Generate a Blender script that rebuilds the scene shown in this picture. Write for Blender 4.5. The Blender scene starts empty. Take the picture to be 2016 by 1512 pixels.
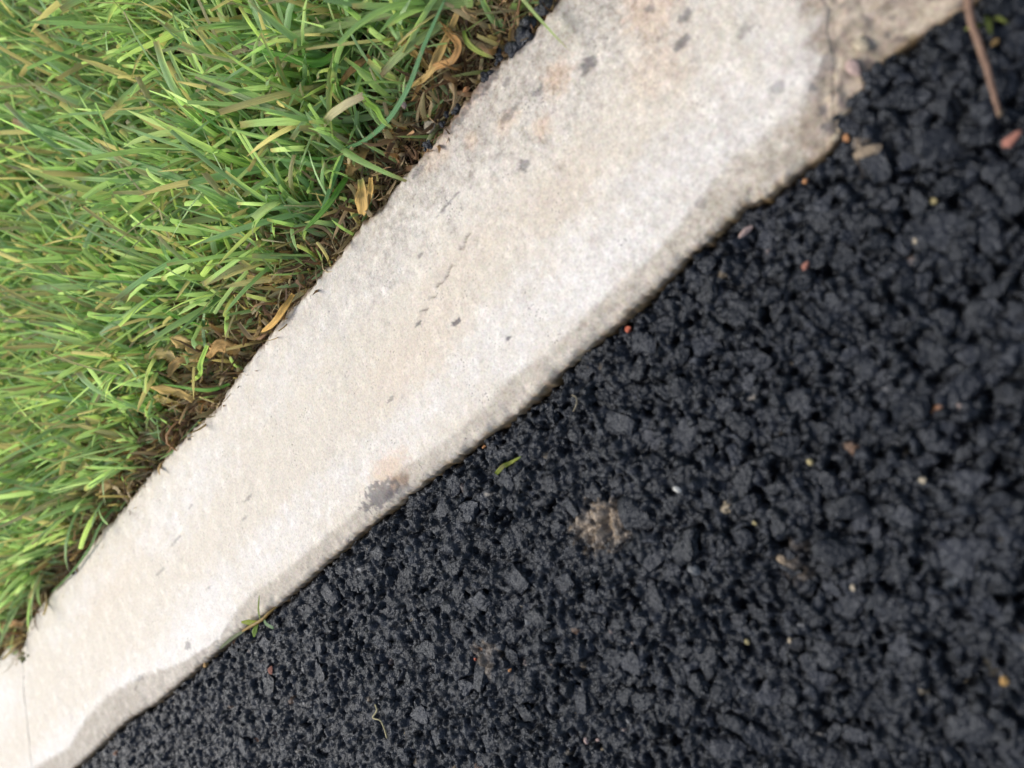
import bpy, bmesh, math, random
import numpy as np
from mathutils import Matrix, Vector, noise as mnoise

# everything below is written in millimetres and scaled to metres when linked
MM = 0.001
scene = bpy.context.scene

# ------------------------------------------------------------------ camera
cam_d = bpy.data.cameras.new('camera')
cam = bpy.data.objects.new('camera', cam_d)
scene.collection.objects.link(cam)
cam_d.sensor_width = 36.0
cam_d.lens = 28.0
cam_d.clip_start = 0.005
cam_d.clip_end = 200.0
Rm = Matrix(((-0.4727212, 0.83330149, -0.28660652),
             (-0.64924778, -0.54926027, -0.5261088),
             (-0.59582882, -0.06262413, 0.80066612)))
cam.matrix_world = Matrix.Translation((0, 0, 0.145)) @ Rm.to_4x4()
cam_d.dof.use_dof = True
cam_d.dof.focus_distance = 0.214
cam_d.dof.aperture_fstop = 12.0
scene.camera = cam

# ------------------------------------------------------------------ light
SUN_EL, SUN_AZ = math.radians(50), math.radians(18)      # azimuth measured from +Y towards +X
world = bpy.data.worlds.new('World')
scene.world = world
world.use_nodes = True
wn, wl = world.node_tree.nodes, world.node_tree.links
bg = wn['Background']
sky = wn.new('ShaderNodeTexSky')
sky.sky_type = 'NISHITA'
sky.sun_disc = False
sky.sun_elevation = SUN_EL
sky.sun_rotation = SUN_AZ
sky.air_density = 1.0
sky.dust_density = 3.0
hs = wn.new('ShaderNodeHueSaturation')          # overcast: the cloud layer takes out much of the blue
hs.inputs['Saturation'].default_value = 0.8
wl.new(sky.outputs[0], hs.inputs['Color'])
wl.new(hs.outputs[0], bg.inputs[0])
bg.inputs[1].default_value = 0.10
sun_d = bpy.data.lights.new('sun', 'SUN')
sun_d.energy = 1.5
sun_d.angle = math.radians(28)
sun_d.color = (1.0, 0.93, 0.82)
sun = bpy.data.objects.new('sun', sun_d)
scene.collection.objects.link(sun)
sd = Vector((math.sin(SUN_AZ) * math.cos(SUN_EL), math.cos(SUN_AZ) * math.cos(SUN_EL), math.sin(SUN_EL)))
sun.rotation_euler = sd.to_track_quat('Z', 'Y').to_euler()
sun.location = sd * 3
scene.view_settings.view_transform = 'Standard'
scene.view_settings.look = 'None'
scene.view_settings.gamma = 1.0
scene.view_settings.use_curve_mapping = False
scene.view_settings.exposure = 0.92

# ------------------------------------------------------------------ helpers
rng = np.random.default_rng(7)
random.seed(7)


def smooth(t):
    t = np.clip(t, 0, 1)
    return t * t * (3 - 2 * t)


def _hash(ix, iy, seed):
    n = (ix.astype(np.int64) * 374761393 + iy.astype(np.int64) * 668265263 + seed * 974711) & 0xffffffff
    n = ((n ^ (n >> 13)) * 1274126177) & 0xffffffff
    return ((n ^ (n >> 16)) & 0xffff) / 65535.0


def vnoise(x, y, seed=0):
    x, y = np.broadcast_arrays(np.asarray(x, float), np.asarray(y, float))
    fx, fy = np.floor(x), np.floor(y)
    tx, ty = smooth(x - fx), smooth(y - fy)
    a, b = _hash(fx, fy, seed), _hash(fx + 1, fy, seed)
    c, d = _hash(fx, fy + 1, seed), _hash(fx + 1, fy + 1, seed)
    return (a * (1 - tx) + b * tx) * (1 - ty) + (c * (1 - tx) + d * tx) * ty


def fbm(x, y, seed=0, octaves=4):
    s, a, t = 0.0, 0.5, 0.0
    for k in range(octaves):
        s = s + a * vnoise(x * 2 ** k, y * 2 ** k, seed + 31 * k)
        t += a
        a *= 0.5
    return s / t


def mesh_obj(name, V, F, mat, parent=None, col=None, uv=None, smooth_shade=False, link=True):
    """V (n,3) in mm; F (m,3) or (m,4) index array."""
    me = bpy.data.meshes.new(name)
    V = np.asarray(V, dtype=np.float32) * MM
    F = np.asarray(F, dtype=np.int32)
    k = F.shape[1]
    me.vertices.add(len(V))
    me.vertices.foreach_set('co', V.ravel())
    me.loops.add(F.size)
    me.loops.foreach_set('vertex_index', F.ravel())
    me.polygons.add(len(F))
    me.polygons.foreach_set('loop_start', np.arange(0, F.size, k, dtype=np.int32))
    me.polygons.foreach_set('loop_total', np.full(len(F), k, dtype=np.int32))
    me.polygons.foreach_set('use_smooth', np.full(len(F), smooth_shade))
    me.update(calc_edges=True)
    if col is not None:
        ca = me.color_attributes.new('Col', 'FLOAT_COLOR', 'POINT')
        c4 = np.ones((len(V), 4), dtype=np.float32)
        c = np.asarray(col, dtype=np.float32)
        c4[:, :c.shape[1]] = c
        ca.data.foreach_set('color', c4.ravel())
    if uv is not None:
        ul = me.uv_layers.new(name='UVMap')
        ul.data.foreach_set('uv', np.asarray(uv, dtype=np.float32)[F.ravel()].ravel())
    if mat is not None:
        me.materials.append(mat)
    o = bpy.data.objects.new(name, me)
    if link:
        scene.collection.objects.link(o)
    if parent is not None:
        o.parent = parent
    return o


def tag(o, label=None, cat=None, group=None, kind=None):
    if label: o['label'] = label
    if cat: o['category'] = cat
    if group: o['group'] = group
    if kind: o['kind'] = kind
    return o


def empty(name, x, y, z):
    o = bpy.data.objects.new(name, None)
    o.empty_display_size = 0.002
    scene.collection.objects.link(o)
    o.location = (x * MM, y * MM, z * MM)
    return o


def grid_faces(nr, nc):
    i = np.arange(nr * nc).reshape(nr, nc)
    return np.stack([i[:-1, :-1], i[:-1, 1:], i[1:, 1:], i[1:, :-1]], -1).reshape(-1, 4)


# ------------------------------------------------------------------ materials
class NT:
    def __init__(s, name):
        s.m = bpy.data.materials.new(name)
        s.m.use_nodes = True
        s.n, s.l = s.m.node_tree.nodes, s.m.node_tree.links
        s.b = s.n['Principled BSDF']
        s.tc = s.n.new('ShaderNodeTexCoord')

    def noise(s, scale, detail=3, rough=0.55, vec=None):
        t = s.n.new('ShaderNodeTexNoise')
        t.inputs['Scale'].default_value = scale
        t.inputs['Detail'].default_value = detail
        t.inputs['Roughness'].default_value = rough
        s.l.new(vec or s.tc.outputs['Object'], t.inputs['Vector'])
        return t.outputs['Fac']

    def voro(s, scale, feature='F1', out='Distance', rnd=1.0):
        t = s.n.new('ShaderNodeTexVoronoi')
        t.feature = feature
        t.inputs['Scale'].default_value = scale
        t.inputs['Randomness'].default_value = rnd
        s.l.new(s.tc.outputs['Object'], t.inputs['Vector'])
        return t.outputs[out]

    def ramp(s, fac, stops):
        r = s.n.new('ShaderNodeValToRGB')
        e = r.color_ramp.elements
        while len(e) < len(stops): e.new(0.5)
        for el, (p, c) in zip(e, stops):
            el.position = p
            el.color = (*c, 1) if not np.isscalar(c) else (c, c, c, 1)
        s.l.new(fac, r.inputs[0])
        return r.outputs[0]

    def mix(s, fac, a, b, mode='MIX'):
        x = s.n.new('ShaderNodeMix')
        x.data_type = 'RGBA'
        x.blend_type = mode
        for sock, v in ((x.inputs[0], fac), (x.inputs[6], a), (x.inputs[7], b)):
            if isinstance(v, bpy.types.NodeSocket): s.l.new(v, sock)
            elif isinstance(v, tuple): sock.default_value = (*v, 1)
            else: sock.default_value = v
        return x.outputs[2]

    def math(s, op, a, b=0.0):
        x = s.n.new('ShaderNodeMath')
        x.operation = op
        for sock, v in ((x.inputs[0], a), (x.inputs[1], b)):
            if isinstance(v, bpy.types.NodeSocket): s.l.new(v, sock)
            else: sock.default_value = v
        return x.outputs[0]

    def attr(s):
        a = s.n.new('ShaderNodeVertexColor')
        a.layer_name = 'Col'
        return a.outputs['Color']

    def attr_alpha(s):
        a = s.n.new('ShaderNodeVertexColor')
        a.layer_name = 'Col'
        return a.outputs['Alpha']

    def bump(s, h, dist, strength=1.0, normal=None):
        b = s.n.new('ShaderNodeBump')
        b.inputs['Distance'].default_value = dist
        b.inputs['Strength'].default_value = strength
        s.l.new(h, b.inputs['Height'])
        if normal is not None: s.l.new(normal, b.inputs['Normal'])
        return b.outputs['Normal']

    def out(s, col=None, rough=None, normal=None, spec=None):
        for k, v in (('Base Color', col), ('Roughness', rough), ('Normal', normal), ('Specular IOR Level', spec)):
            if v is None: continue
            if isinstance(v, bpy.types.NodeSocket): s.l.new(v, s.b.inputs[k])
            elif isinstance(v, tuple): s.b.inputs[k].default_value = (*v, 1)
            else: s.b.inputs[k].default_value = v
        return s.m


def m_asphalt(name, use_attr):
    t = NT(name)
    g = t.n.new('ShaderNodeNewGeometry')
    P = g.outputs['Position']
    base = t.attr() if use_attr else (0.021, 0.021, 0.023)
    f = t.noise(420, 4, 0.6, P)
    c = t.mix(0.8, base, t.ramp(f, [(0.3, 0.55), (0.7, 1.5)]), 'MULTIPLY')
    # worn aggregate grain showing through the bitumen film
    c = t.mix(t.ramp(t.noise(4200, 2, 0.6, P), [(0.66, 0.0), (0.76, 0.14)]), c, (0.15, 0.145, 0.14))
    n1 = t.bump(t.noise(1300, 4, 0.65, P), 0.00035, 1.0)
    v = t.voro(2400)
    t.l.new(P, v.node.inputs['Vector'])
    n2 = t.bump(v, 0.00018, 0.7, n1)
    r = t.ramp(t.noise(600, 4, 0.6, P), [(0.35, 0.20), (0.65, 0.36)])
    t.b.inputs['Specular Tint'].default_value = (0.80, 0.88, 1.0, 1)
    return t.out(c, r, n2, 0.42)


def m_concrete():
    t = NT('weathered_concrete')
    base = t.attr()
    # sandy grain
    g = t.noise(1500, 4, 0.8)
    c = t.mix(1.0, base, t.ramp(g, [(0.32, (0.78, 0.765, 0.75)), (0.5, (1.0, 1.0, 1.0)), (0.68, (1.13, 1.115, 1.09))]), 'MULTIPLY')
    ex = t.attr_alpha()
    # coarse sand standing out where the surface skin has worn off
    w1 = t.ramp(t.noise(620, 5, 0.8), [(0.36, (0.56, 0.53, 0.51)), (0.47, (0.95, 0.93, 0.91)), (0.54, (1.02, 1.01, 1.0)), (0.66, (1.38, 1.35, 1.32))])
    c = t.mix(t.math('MULTIPLY', ex, 0.8), c, t.mix(1.0, c, w1, 'MULTIPLY'))
    w2 = t.ramp(t.noise(240, 5, 0.75), [(0.38, (0.80, 0.775, 0.755)), (0.5, (1.0, 1.0, 1.0)), (0.62, (1.16, 1.16, 1.17))])
    c = t.mix(t.math('MULTIPLY', ex, 0.9), c, t.mix(1.0, c, w2, 'MULTIPLY'))
    # warm and cool sand grains
    gc = t.voro(1500, 'F1', 'Color')
    c = t.mix(0.05, c, gc, 'SOFT_LIGHT')
    # dark pin pits, clustered by a slower noise
    v = t.voro(1150)
    pits = t.ramp(v, [(0.16, 1.0), (0.30, 0.0)])
    cl = t.ramp(t.noise(120, 5, 0.75), [(0.52, 0.0), (0.66, 0.8)])
    pf = t.math('MULTIPLY', pits, cl)
    c = t.mix(t.math('MULTIPLY', pf, 0.75), c, (0.13, 0.12, 0.115))
    v2 = t.voro(420)
    pits2 = t.ramp(v2, [(0.09, 1.0), (0.16, 0.0)])
    cl2 = t.ramp(t.noise(70, 4, 0.7), [(0.56, 0.0), (0.68, 0.8)])
    pf2 = t.math('MULTIPLY', pits2, cl2)
    c = t.mix(t.math('MULTIPLY', pf2, 0.75), c, (0.12, 0.115, 0.12))
    # pale laitance blotches
    lb = t.ramp(t.noise(210, 5, 0.7), [(0.52, 0.0), (0.66, 0.6)])
    c = t.mix(lb, c, t.mix(1.0, c, (1.22, 1.24, 1.27), 'MULTIPLY'))
    h = t.math('SUBTRACT', t.noise(2300, 5, 0.75), t.math('MULTIPLY', t.math('ADD', pf, pf2), 1.3))
    n = t.bump(h, 0.00018, 0.8)
    n = t.bump(t.noise(330, 4, 0.6), 0.0004, 0.5, n)
    return t.out(c, 0.82, n, 0.3)


def m_leaf(name='grass_leaf', trans=0.5, rough=0.42):
    t = NT(name)
    base = t.attr()
    uvn = t.n.new('ShaderNodeUVMap')
    uvn.uv_map = 'UVMap'
    mp = t.n.new('ShaderNodeMapping')
    mp.inputs['Scale'].default_value = (9, 0.6, 1)
    t.l.new(uvn.outputs[0], mp.inputs[0])
    st = t.noise(2.2, 2, 0.5, mp.outputs[0])
    c = t.mix(1.0, base, t.ramp(st, [(0.3, 0.72), (0.7, 1.25)]), 'MULTIPLY')
    bl = t.noise(330, 4, 0.6)
    c = t.mix(t.ramp(bl, [(0.60, 0.0), (0.72, 0.55)]), c, (0.44, 0.37, 0.22))
    n = t.bump(st, 0.0002, 0.6)
    t.out(c, rough, n, 0.4)
    tr = t.n.new('ShaderNodeBsdfTranslucent')
    t.l.new(t.mix(1.0, c, (1.25, 1.25, 0.7), 'MULTIPLY'), tr.inputs['Color'])
    mx = t.n.new('ShaderNodeMixShader')
    mx.inputs[0].default_value = trans
    t.l.new(t.b.outputs[0], mx.inputs[1])
    t.l.new(tr.outputs[0], mx.inputs[2])
    t.l.new(mx.outputs[0], t.n['Material Output'].inputs['Surface'])
    return t.m


def m_soil():
    t = NT('damp_soil')
    c = t.ramp(t.noise(420, 5, 0.7), [(0.3, (0.045, 0.030, 0.020)), (0.55, (0.11, 0.075, 0.05)), (0.8, (0.24, 0.175, 0.115))])
    n = t.bump(t.noise(900, 5, 0.75), 0.0012, 1.0)
    return t.out(c, 0.9, n, 0.2)


def m_stone(name, col, rough=0.6, var=0.35, scale=1400):
    t = NT(name)
    lo = tuple(x * (1 - var) for x in col)
    hi = tuple(min(1, x * (1 + var)) for x in col)
    c = t.ramp(t.noise(scale, 4, 0.65), [(0.3, lo), (0.7, hi)])
    n = t.bump(t.noise(scale * 1.6, 4, 0.65), 0.0001, 0.7)
    return t.out(c, rough, n, 0.4)


M_ASPH = m_asphalt('bitumen_coated_stone', True)
M_CONC = m_concrete()
M_LEAF = m_leaf()
M_DEAD = m_leaf('dry_leaf', 0.2, 0.7)
M_SOIL = m_soil()


# ------------------------------------------------------------------ outlines of the kerb (mm)
def tab(pts):
    pts = sorted(pts, key=lambda p: p[1])
    return np.array([p[1] for p in pts]), np.array([p[0] for p in pts])


ROAD = tab([(47, -400), (49.5, -60), (50.6, -22), (51.4, -13.4), (52.2, -10.2), (53.2, -4.6), (53.7, -0.4), (53.2, 3.7), (50.8, 5.5), (50.2, 9.5),
            (48.0, 12.2), (48.0, 17.3), (48.5, 27.8), (49.6, 31.5), (49.0, 48.2), (47.9, 62.9), (47.8, 77.8),
            (46.4, 99.0), (46.8, 107.8), (47.6, 131.2), (48.1, 163.3), (47.2, 208.8), (48.1, 230.8), (47.9, 256.3),
            (47.5, 297.6), (49.5, 323.7), (48.0, 372.9), (48.1, 379.0), (48.0, 420), (48.4, 600), (48, 2500)])
INNER = tab([(66, -30), (66.5, 3.0), (60.8, 13.0), (57.6, 18.4), (58.1, 27.0), (58.4, 32.7), (55.7, 42.3), (54.2, 50), (54, 62.8),
             (53.2, 74.0), (53.0, 85.5), (54.1, 95.1), (52.1, 111.6), (52.9, 125.1), (54.3, 135), (53.8, 159), (53.9, 174.5),
             (53.8, 197.5), (55.2, 215.2), (54.8, 225.6), (50.3, 243.5), (53.5, 275.4), (59.6, 296.4), (63.1, 327.2),
             (62.5, 349), (56.9, 376.9), (60.7, 418), (60, 500), (58, 2500)])
GRASS = tab([(112.5, -400), (112.2, 20), (112.1, 38.6), (111.4, 44.1), (112.2, 52.7), (113.8, 58.6), (113.6, 66.2), (112.9, 78.5), (113.0, 84.6),
             (113.2, 92.9), (112.6, 103.5), (113.4, 112.3), (112.7, 124), (112.9, 139.8), (113.5, 155.1), (112.8, 169.5),
             (111.8, 190.1), (110.1, 195.0), (112.2, 215.3), (113.2, 230.2), (113.4, 255.7), (113.1, 274.6), (113.9, 299.1),
             (113.0, 327.3), (113.8, 356.9), (112.5, 376), (110.5, 379.5), (106.8, 385), (106, 394), (108, 398), (112.2, 404), (113, 420), (113, 2500)])


def road_x(y): return np.interp(y, *ROAD) + 0.55 * (vnoise(y * 0.9, 0.3, 3) - 0.5) + 0.35 * (vnoise(y * 2.6, 0.7, 4) - 0.5)
def inner_x(y): return np.interp(y, *INNER) + 1.0 * (vnoise(y * 0.35, 4.3, 5) - 0.5)
def grass_x(y): return np.interp(y, *GRASS) + 1.1 * (vnoise(y * 0.7, 9.3, 6) - 0.5) + 0.6 * (vnoise(y * 2.1, 2.7, 8) - 0.5)


def blob(x, y, cx, cy, rx, ry, seed, wob=0.7, sharp=0.25):
    """irregular stain mask: 1 inside, 0 outside"""
    d = np.sqrt(((x - cx) / rx) ** 2 + ((y - cy) / ry) ** 2)
    f = 1.5 / min(rx, ry)
    d = d + wob * (fbm((x + .6 * y) * f + 7, (y - .6 * x) * f * max(.4, min(rx, ry) / max(rx, ry)), seed, 4) - 0.5) * 2.6
    return smooth((1 - d) / sharp)


def stain(x, y, cx, cy, rx, ry, seed, speck, sharp):
    """a stain that breaks up into specks towards its rim"""
    d2 = ((x - cx) / rx) ** 2 + ((y - cy) / ry) ** 2
    b = np.exp(-d2 * 0.9)
    near_ = b > 0.02
    out = np.zeros_like(x)
    if near_.any():
        xx, yy = x[near_], y[near_]
        n = fbm(xx * 0.9 + seed, yy * 0.75, seed, 4) * .6 + vnoise(xx * 1.3, yy * 1.3 + seed, seed + 5) * .4
        out[near_] = smooth((b[near_] + speck * (n - 0.5) * np.minimum(1, b[near_] * 4) - 0.5) * sharp + 0.5) * np.minimum(1, b[near_] * 5)
    return out


def concrete_colour(x, y, band):
    n1 = fbm(x * 0.045, y * 0.016, 11, 4)
    n2 = fbm(x * 0.13, y * 0.05, 12, 4)
    n3 = fbm(x * 0.45, y * 0.35, 13, 4)
    beige = np.array([0.580, 0.540, 0.470])
    white = np.array([0.64, 0.625, 0.60])
    grey = np.array([0.41, 0.385, 0.345])
    rust = np.array([0.56, 0.36, 0.22])
    tar = np.array([0.085, 0.085, 0.095])
    def mixc(c, d, m): return c * (1 - m[..., None]) + d * m[..., None]
    c = np.broadcast_to(beige, x.shape + (3,)).copy()
    # white laitance: streaks running along the stone, strongest next to the worn arris
    strk = np.exp(-((x - 60 - 4 * (n2 - .5)) / 9) ** 2) * 0.7 + np.exp(-((x - 98) / 9) ** 2) * 0.45
    c = mixc(c, white, np.clip(strk + (n1 - 0.5) * 1.8 + (n3 - 0.5) * 0.9 + 0.1, 0, 1))
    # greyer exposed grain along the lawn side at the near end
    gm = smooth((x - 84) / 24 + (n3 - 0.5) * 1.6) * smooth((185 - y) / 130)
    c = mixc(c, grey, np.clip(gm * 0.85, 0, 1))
    c = mixc(c, grey, 0.35 * smooth((95 - y) / 90) * smooth(n2 * 1.8 - 0.35))  # near end greyed in the colour to stand in for shade
    # far part painted brighter, since shade falls over the near end
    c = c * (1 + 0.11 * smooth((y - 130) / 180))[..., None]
    # darker, duller tone over the worn arris on the road side
    bm = band * np.clip(0.92 + (n3 - 0.5) * 0.7, 0, 1)
    c = mixc(c, np.array([0.40, 0.365, 0.31]), np.clip(bm, 0, 1) * (0.80 + 0.15 * smooth((y - 260) / 60) + 0.12 * smooth((60 - y) / 40)))
    # the near end is worn down and ingrained with dirt
    ed = (y - joint_near(x)) - 3.5 * (n3 - 0.5) * 2
    em = smooth((6.0 - ed) / 5.5) * (ed < 60)
    c = mixc(c, np.array([0.33, 0.275, 0.215]) * 1.0, em * 0.85)
    rough_end = smooth((2.0 - (y - joint_near(x))) / 3.0)
    n5 = fbm(x * 0.5 + 3, y * 0.5, 15, 4)
    c = c * (1 + rough_end * (n5 - 0.5) * 1.1)[..., None]
    c = mixc(c, np.array([0.50, 0.43, 0.34]), rough_end * smooth((fbm(x * .35, y * .35, 16, 3) - .55) * 9) * .7)
    c = mixc(c, np.array([0.09, 0.08, 0.075]), rough_end * smooth((fbm(x * .55, y * .55, 17, 3) - .62) * 9) * .8)
    # iron stains
    for (cx, cy, rx, ry, s, a) in [(93, 24, 6, 5, 21, .55), (98, 47, 3, 3.5, 22, .6), (92.5, 56, 2.2, 2, 23, .6), (112, 66, 2, 7, 24, .6),
                                   (109, 82, 3, 5, 25, .4), (56.5, 142, 3.2, 7, 26, .55), (78, 60, 5, 9, 27, .15), (75, 118, 7, 20, 28, .18),
                                   (84, 90, 6, 14, 29, .12), (82, 30, 5, 5, 30, .3), (95, 300, 9, 30, 31, .12), (100, 62, 2, 3, 32, .5),
                                   (104, 72, 2.2, 1.6, 33, .45)]:
        c = mixc(c, rust, 0.62 * a * stain(x, y, cx, cy, rx * 1.2, ry * 1.2, s, 1.1, 1.2))
    c = mixc(c, np.array([0.20, 0.13, 0.085]), 0.7 * blob(x, y, 51.5, 141, 2.6, 6.5, 41, 0.6, 0.6))
    # tar and dark marks
    for (cx, cy, rx, ry, s, a) in [(52.2, 149.5, 2.7, 6.2, 51, .8), (49.8, 144, 1.5, 4.5, 52, .6), (72.9, 100.1, 0.62, 1.5, 53, .95),
                                   (79.9, 110.3, 0.32, 0.9, 54, .9), (60.8, 90.2, 0.42, 0.6, 55, .95), (86.0, 19.7, 1.0, 1.3, 56, .75),
                                   (82.4, 23.4, 1.3, 1.7, 57, .8), (74.9, 13.6, 1.3, 1.3, 97, .5), (92.5, 24.2, .9, .9, 59, .7),
                                   (89.3, 64.2, 1.1, 1.5, 60, .7), (55.1, 37.5, 1.0, 1.2, 61, .45), (99.2, 52.1, .9, 1.6, 62, .6),
                                   (94.5, 39.5, 1.2, 2.2, 63, .75), (101, 60, .8, 2.6, 64, .6), (70.2, 130, .4, 1.3, 65, .6), (97, 86, .35, 3.4, 66, .6),
                                   (93, 100, .5, 1.0, 67, .6), (79, 200, .5, 2.2, 68, .55), (75, 206, .45, 2.0, 69, .45), (87, 245, .5, 3.2, 70, .5),
                                   (83, 262, .5, 2.8, 71, .45), (55.5, 262, 1.1, 2.2, 72, .55), (58, 300, .8, 2.8, 73, .5), (56.3, 306, .5, 1.5, 74, .55),
                                   (92, 230, .4, 1.6, 75, .45), (66, 238, .5, 1.8, 76, .4), (110.5, 49, 1.5, 4, 77, .75), (111.3, 62, 1.4, 5, 78, .75),
                                   (111, 73, 1.2, 4, 79, .7), (107, 57, .8, 1.3, 80, .6), (109.8, 88, .7, 2, 81, .6), (62, 15, 1.1, 1.3, 82, .5),
                                   (59.5, 6.5, 1.6, 1.2, 83, .6), (58, 10.5, .6, .6, 84, .8), (53.8, 11.5, 1.0, .9, 85, .8), (50.8, 12.5, 1.1, 1.3, 86, .9),
                                   (52.4, 8.6, 1.1, .8, 87, .85), (54.6, 1.8, 1.0, .7, 88, .7)]:
        c = mixc(c, tar, (0.85 * a) * stain(x, y, cx, cy, rx * 1.25, ry * 1.25, s, 1.35, 5.0))
    exposed = np.clip(gm * 1.0 + 0.12 + 0.5 * smooth((130 - y) / 120) + em * .6 + band * .3, 0, 1)
    return np.concatenate([c, exposed[..., None]], -1)


def crack_depth(x, y):
    """fine surface crack on the near half of the stone"""
    t = np.clip((y - 84) / 26, 0, 1)
    cx = 86.5 - 5.6 * t + 1.3 * (vnoise(y * 0.5, 1.7, 91) - 0.5) * 2
    m = np.exp(-((x - cx) / 0.28) ** 2) * smooth((y - 80) / 6) * smooth((112 - y) / 6)
    m *= smooth(vnoise(y * 0.8, 3.3, 92) * 2.2 - 0.5)
    return m


def build_kerb(name, y0, y1, x_step, y_step, label, y_end0=None, y_end1=None, tint=None, top=0.0):
    ys = np.arange(y0, y1 + y_step * 0.5, y_step)
    nu = int(66 / x_step)
    u = np.linspace(0, 1, nu)
    u = np.concatenate([u[:1], 0.25 * u[1:2], u[1:-1], 1 - 0.25 * (1 - u[-2:-1]), u[-1:]])
    nr, nt = len(ys), len(u)
    xl, xr = road_x(ys), grass_x(ys)
    # near the end faces the line across the stone follows the joint
    X = xl[:, None] + (xr - xl)[:, None] * u[None]
    Y = np.broadcast_to(ys[:, None], X.shape).copy()
    v = (ys - y0) / (y1 - y0)
    if y_end0 is not None: Y += ((y_end0(X) - y0) * smooth(1 - (ys - y0)[:, None] / 40.0))
    if y_end1 is not None: Y += ((y_end1(X) - y1) * smooth(1 - (y1 - ys)[:, None] / 40.0))
    for _ in range(2):                                   # keep the outline true where the end face runs askew
        X = road_x(Y) + (grass_x(Y) - road_x(Y)) * u[None]
    Z = np.full(X.shape, float(top))
    Z += 0.9 * (fbm(X * 0.03, Y * 0.02, 101, 3) - 0.5) + 0.55 * (fbm(X * 0.22, Y * 0.18, 102, 4) - 0.5) + 0.14 * (fbm(X * 1.0, Y * 1.0, 103, 3) - 0.5)
    il = inner_x(Y[:, 0])[:, None]
    L = X[:, :1]
    tb = np.clip((il - X) / np.maximum(il - L, 1), 0, 1)          # worn arris, 0 at the inner line
    band = smooth(tb / 0.26 + (fbm(X * 0.8, Y * 0.8, 107, 3) - 0.5) * 0.5)
    Z -= 0.8 * tb ** 1.3 * (1 + 0.5 * (fbm(X * 0.3, Y * 0.2, 104, 3) - 0.5)) + 0.12 * band
    Z -= 0.8 * np.clip(1 - (X - L) / 1.4, 0, 1) ** 2
    # bits broken out of the road side arris
    Z -= 0.5 * smooth((fbm(X * .3, Y * .3, 109, 3) - 0.52) * 6) * smooth(1 - (X - L) / 5.0)
    # crumbling lawn side arris
    Rr = X[:, -1:]
    tg = np.clip(1 - (Rr - X) / 3.0, 0, 1)
    Z -= tg ** 2 * (0.9 + 1.6 * fbm(X * 0.5, Y * 0.5, 105, 3))
    tg2 = np.clip(1 - (Rr - X) / 9.0, 0, 1)
    Z -= tg2 * 1.3 * np.clip(fbm(X * 0.35, Y * 0.25, 106, 4) - 0.5, 0, 1) * 2
    Z -= 0.45 * crack_depth(X, Y)
    for (cx, cy, rx, ry, d) in [(72.9, 100.1, .7, 1.6, .25), (60.8, 90.2, .5, .6, .3), (89.3, 64.2, 1.1, 1.4, .35), (94.5, 39.5, 1.2, 2, .4)]:
        Z -= d * np.exp(-(((X - cx) / rx) ** 2 + ((Y - cy) / ry) ** 2))
    e = Y - joint_near(X)
    Z -= 0.45 * smooth((5 - e) / 5) * (e > -2) * (e < 60) + 0.9 * smooth((1.5 - e) / 2) * (fbm(X * .35, Y * .35, 114, 4) - .35)
    # sides: extra columns going down
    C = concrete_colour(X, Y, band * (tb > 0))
    C, EX = C[..., :3], C[..., 3]
    C = C * (1 - 0.6 * crack_depth(X, Y))[..., None]
    rim = np.clip(np.clip(1 - (Rr - X) / 2.6, 0, 1) * 1.5 + (fbm(X * 0.9, Y * 0.9, 112, 4) - 0.62) * 1.8, 0, 1) * (Rr - X < 3.5) * (0.45 + 0.4 * smooth((230 - Y) / 100))
    C = C * (1 - rim[..., None]) + np.array([0.17, 0.115, 0.07]) * rim[..., None]
    rim = np.clip(np.clip(1 - (X - L) / 0.9, 0, 1) + (fbm(X * 1.1, Y * 1.1, 113, 3) - 0.6) * 1.5, 0, 1) * (X - L < 1.4) * .7
    C = C * (1 - rim[..., None]) + np.array([0.27, 0.19, 0.105]) * rim[..., None]
    if tint is not None: C = C * np.asarray(tint)
    cols_l, cols_r = [], []
    side_l, side_r = [], []
    dirt_r, dirt_g = np.array([0.21, 0.145, 0.07]), np.array([0.10, 0.07, 0.048])
    for k, (dz, dx) in enumerate([(0.5, 0.1), (1.3, .2), (2.4, .4), (3.8, .6), (5.5, .8), (8, .9), (24, 1.0)]):
        wob = 0.7 * (fbm(Y[:, 0] * 0.8, ys * 0 + k * 1.7, 110, 3) - 0.5) * min(k + 1, 3) * 0.7
        side_l.append((X[:, 0] - dx + wob, Y[:, 0], Z[:, 0] - dz))
        n = fbm(Y[:, 0] * 0.9, ys * 0 + k * 2.1, 111, 3)[:, None]
        m = np.clip(0.35 + 0.3 * k + (n - 0.5) * 1.5, 0, 1)
        cols_l.append(C[:, 0] * (1 - m) + (dirt_r * (0.6 + 0.9 * n)) * m)
        side_r.append((X[:, -1] + dx * 0.5 + wob, Y[:, -1], Z[:, -1] - dz))
        cols_r.append(C[:, -1] * (1 - m) + (dirt_g * (0.6 + 0.9 * n)) * m)
    X = np.concatenate([np.stack([s[0] for s in side_l[::-1]], 1), X, np.stack([s[0] for s in side_r], 1)], 1)
    Y = np.concatenate([np.stack([s[1] for s in side_l[::-1]], 1), Y, np.stack([s[1] for s in side_r], 1)], 1)
    Z = np.concatenate([np.stack([s[2] for s in side_l[::-1]], 1), Z, np.stack([s[2] for s in side_r], 1)], 1)
    C = np.concatenate([np.stack(cols_l[::-1], 1), C, np.stack(cols_r, 1)], 1)
    EX = np.pad(EX, ((3, 3), (len(cols_l), len(cols_r))), mode='edge')
    # end faces
    def endrow(i, dy, dz):
        return X[i] * 1.0, Y[i] + dy, np.minimum(Z[i] - dz, Z[i])
    rows = []
    a, b = endrow(0, 0.25, 0.0), endrow(-1, -0.25, 0.0)
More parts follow.
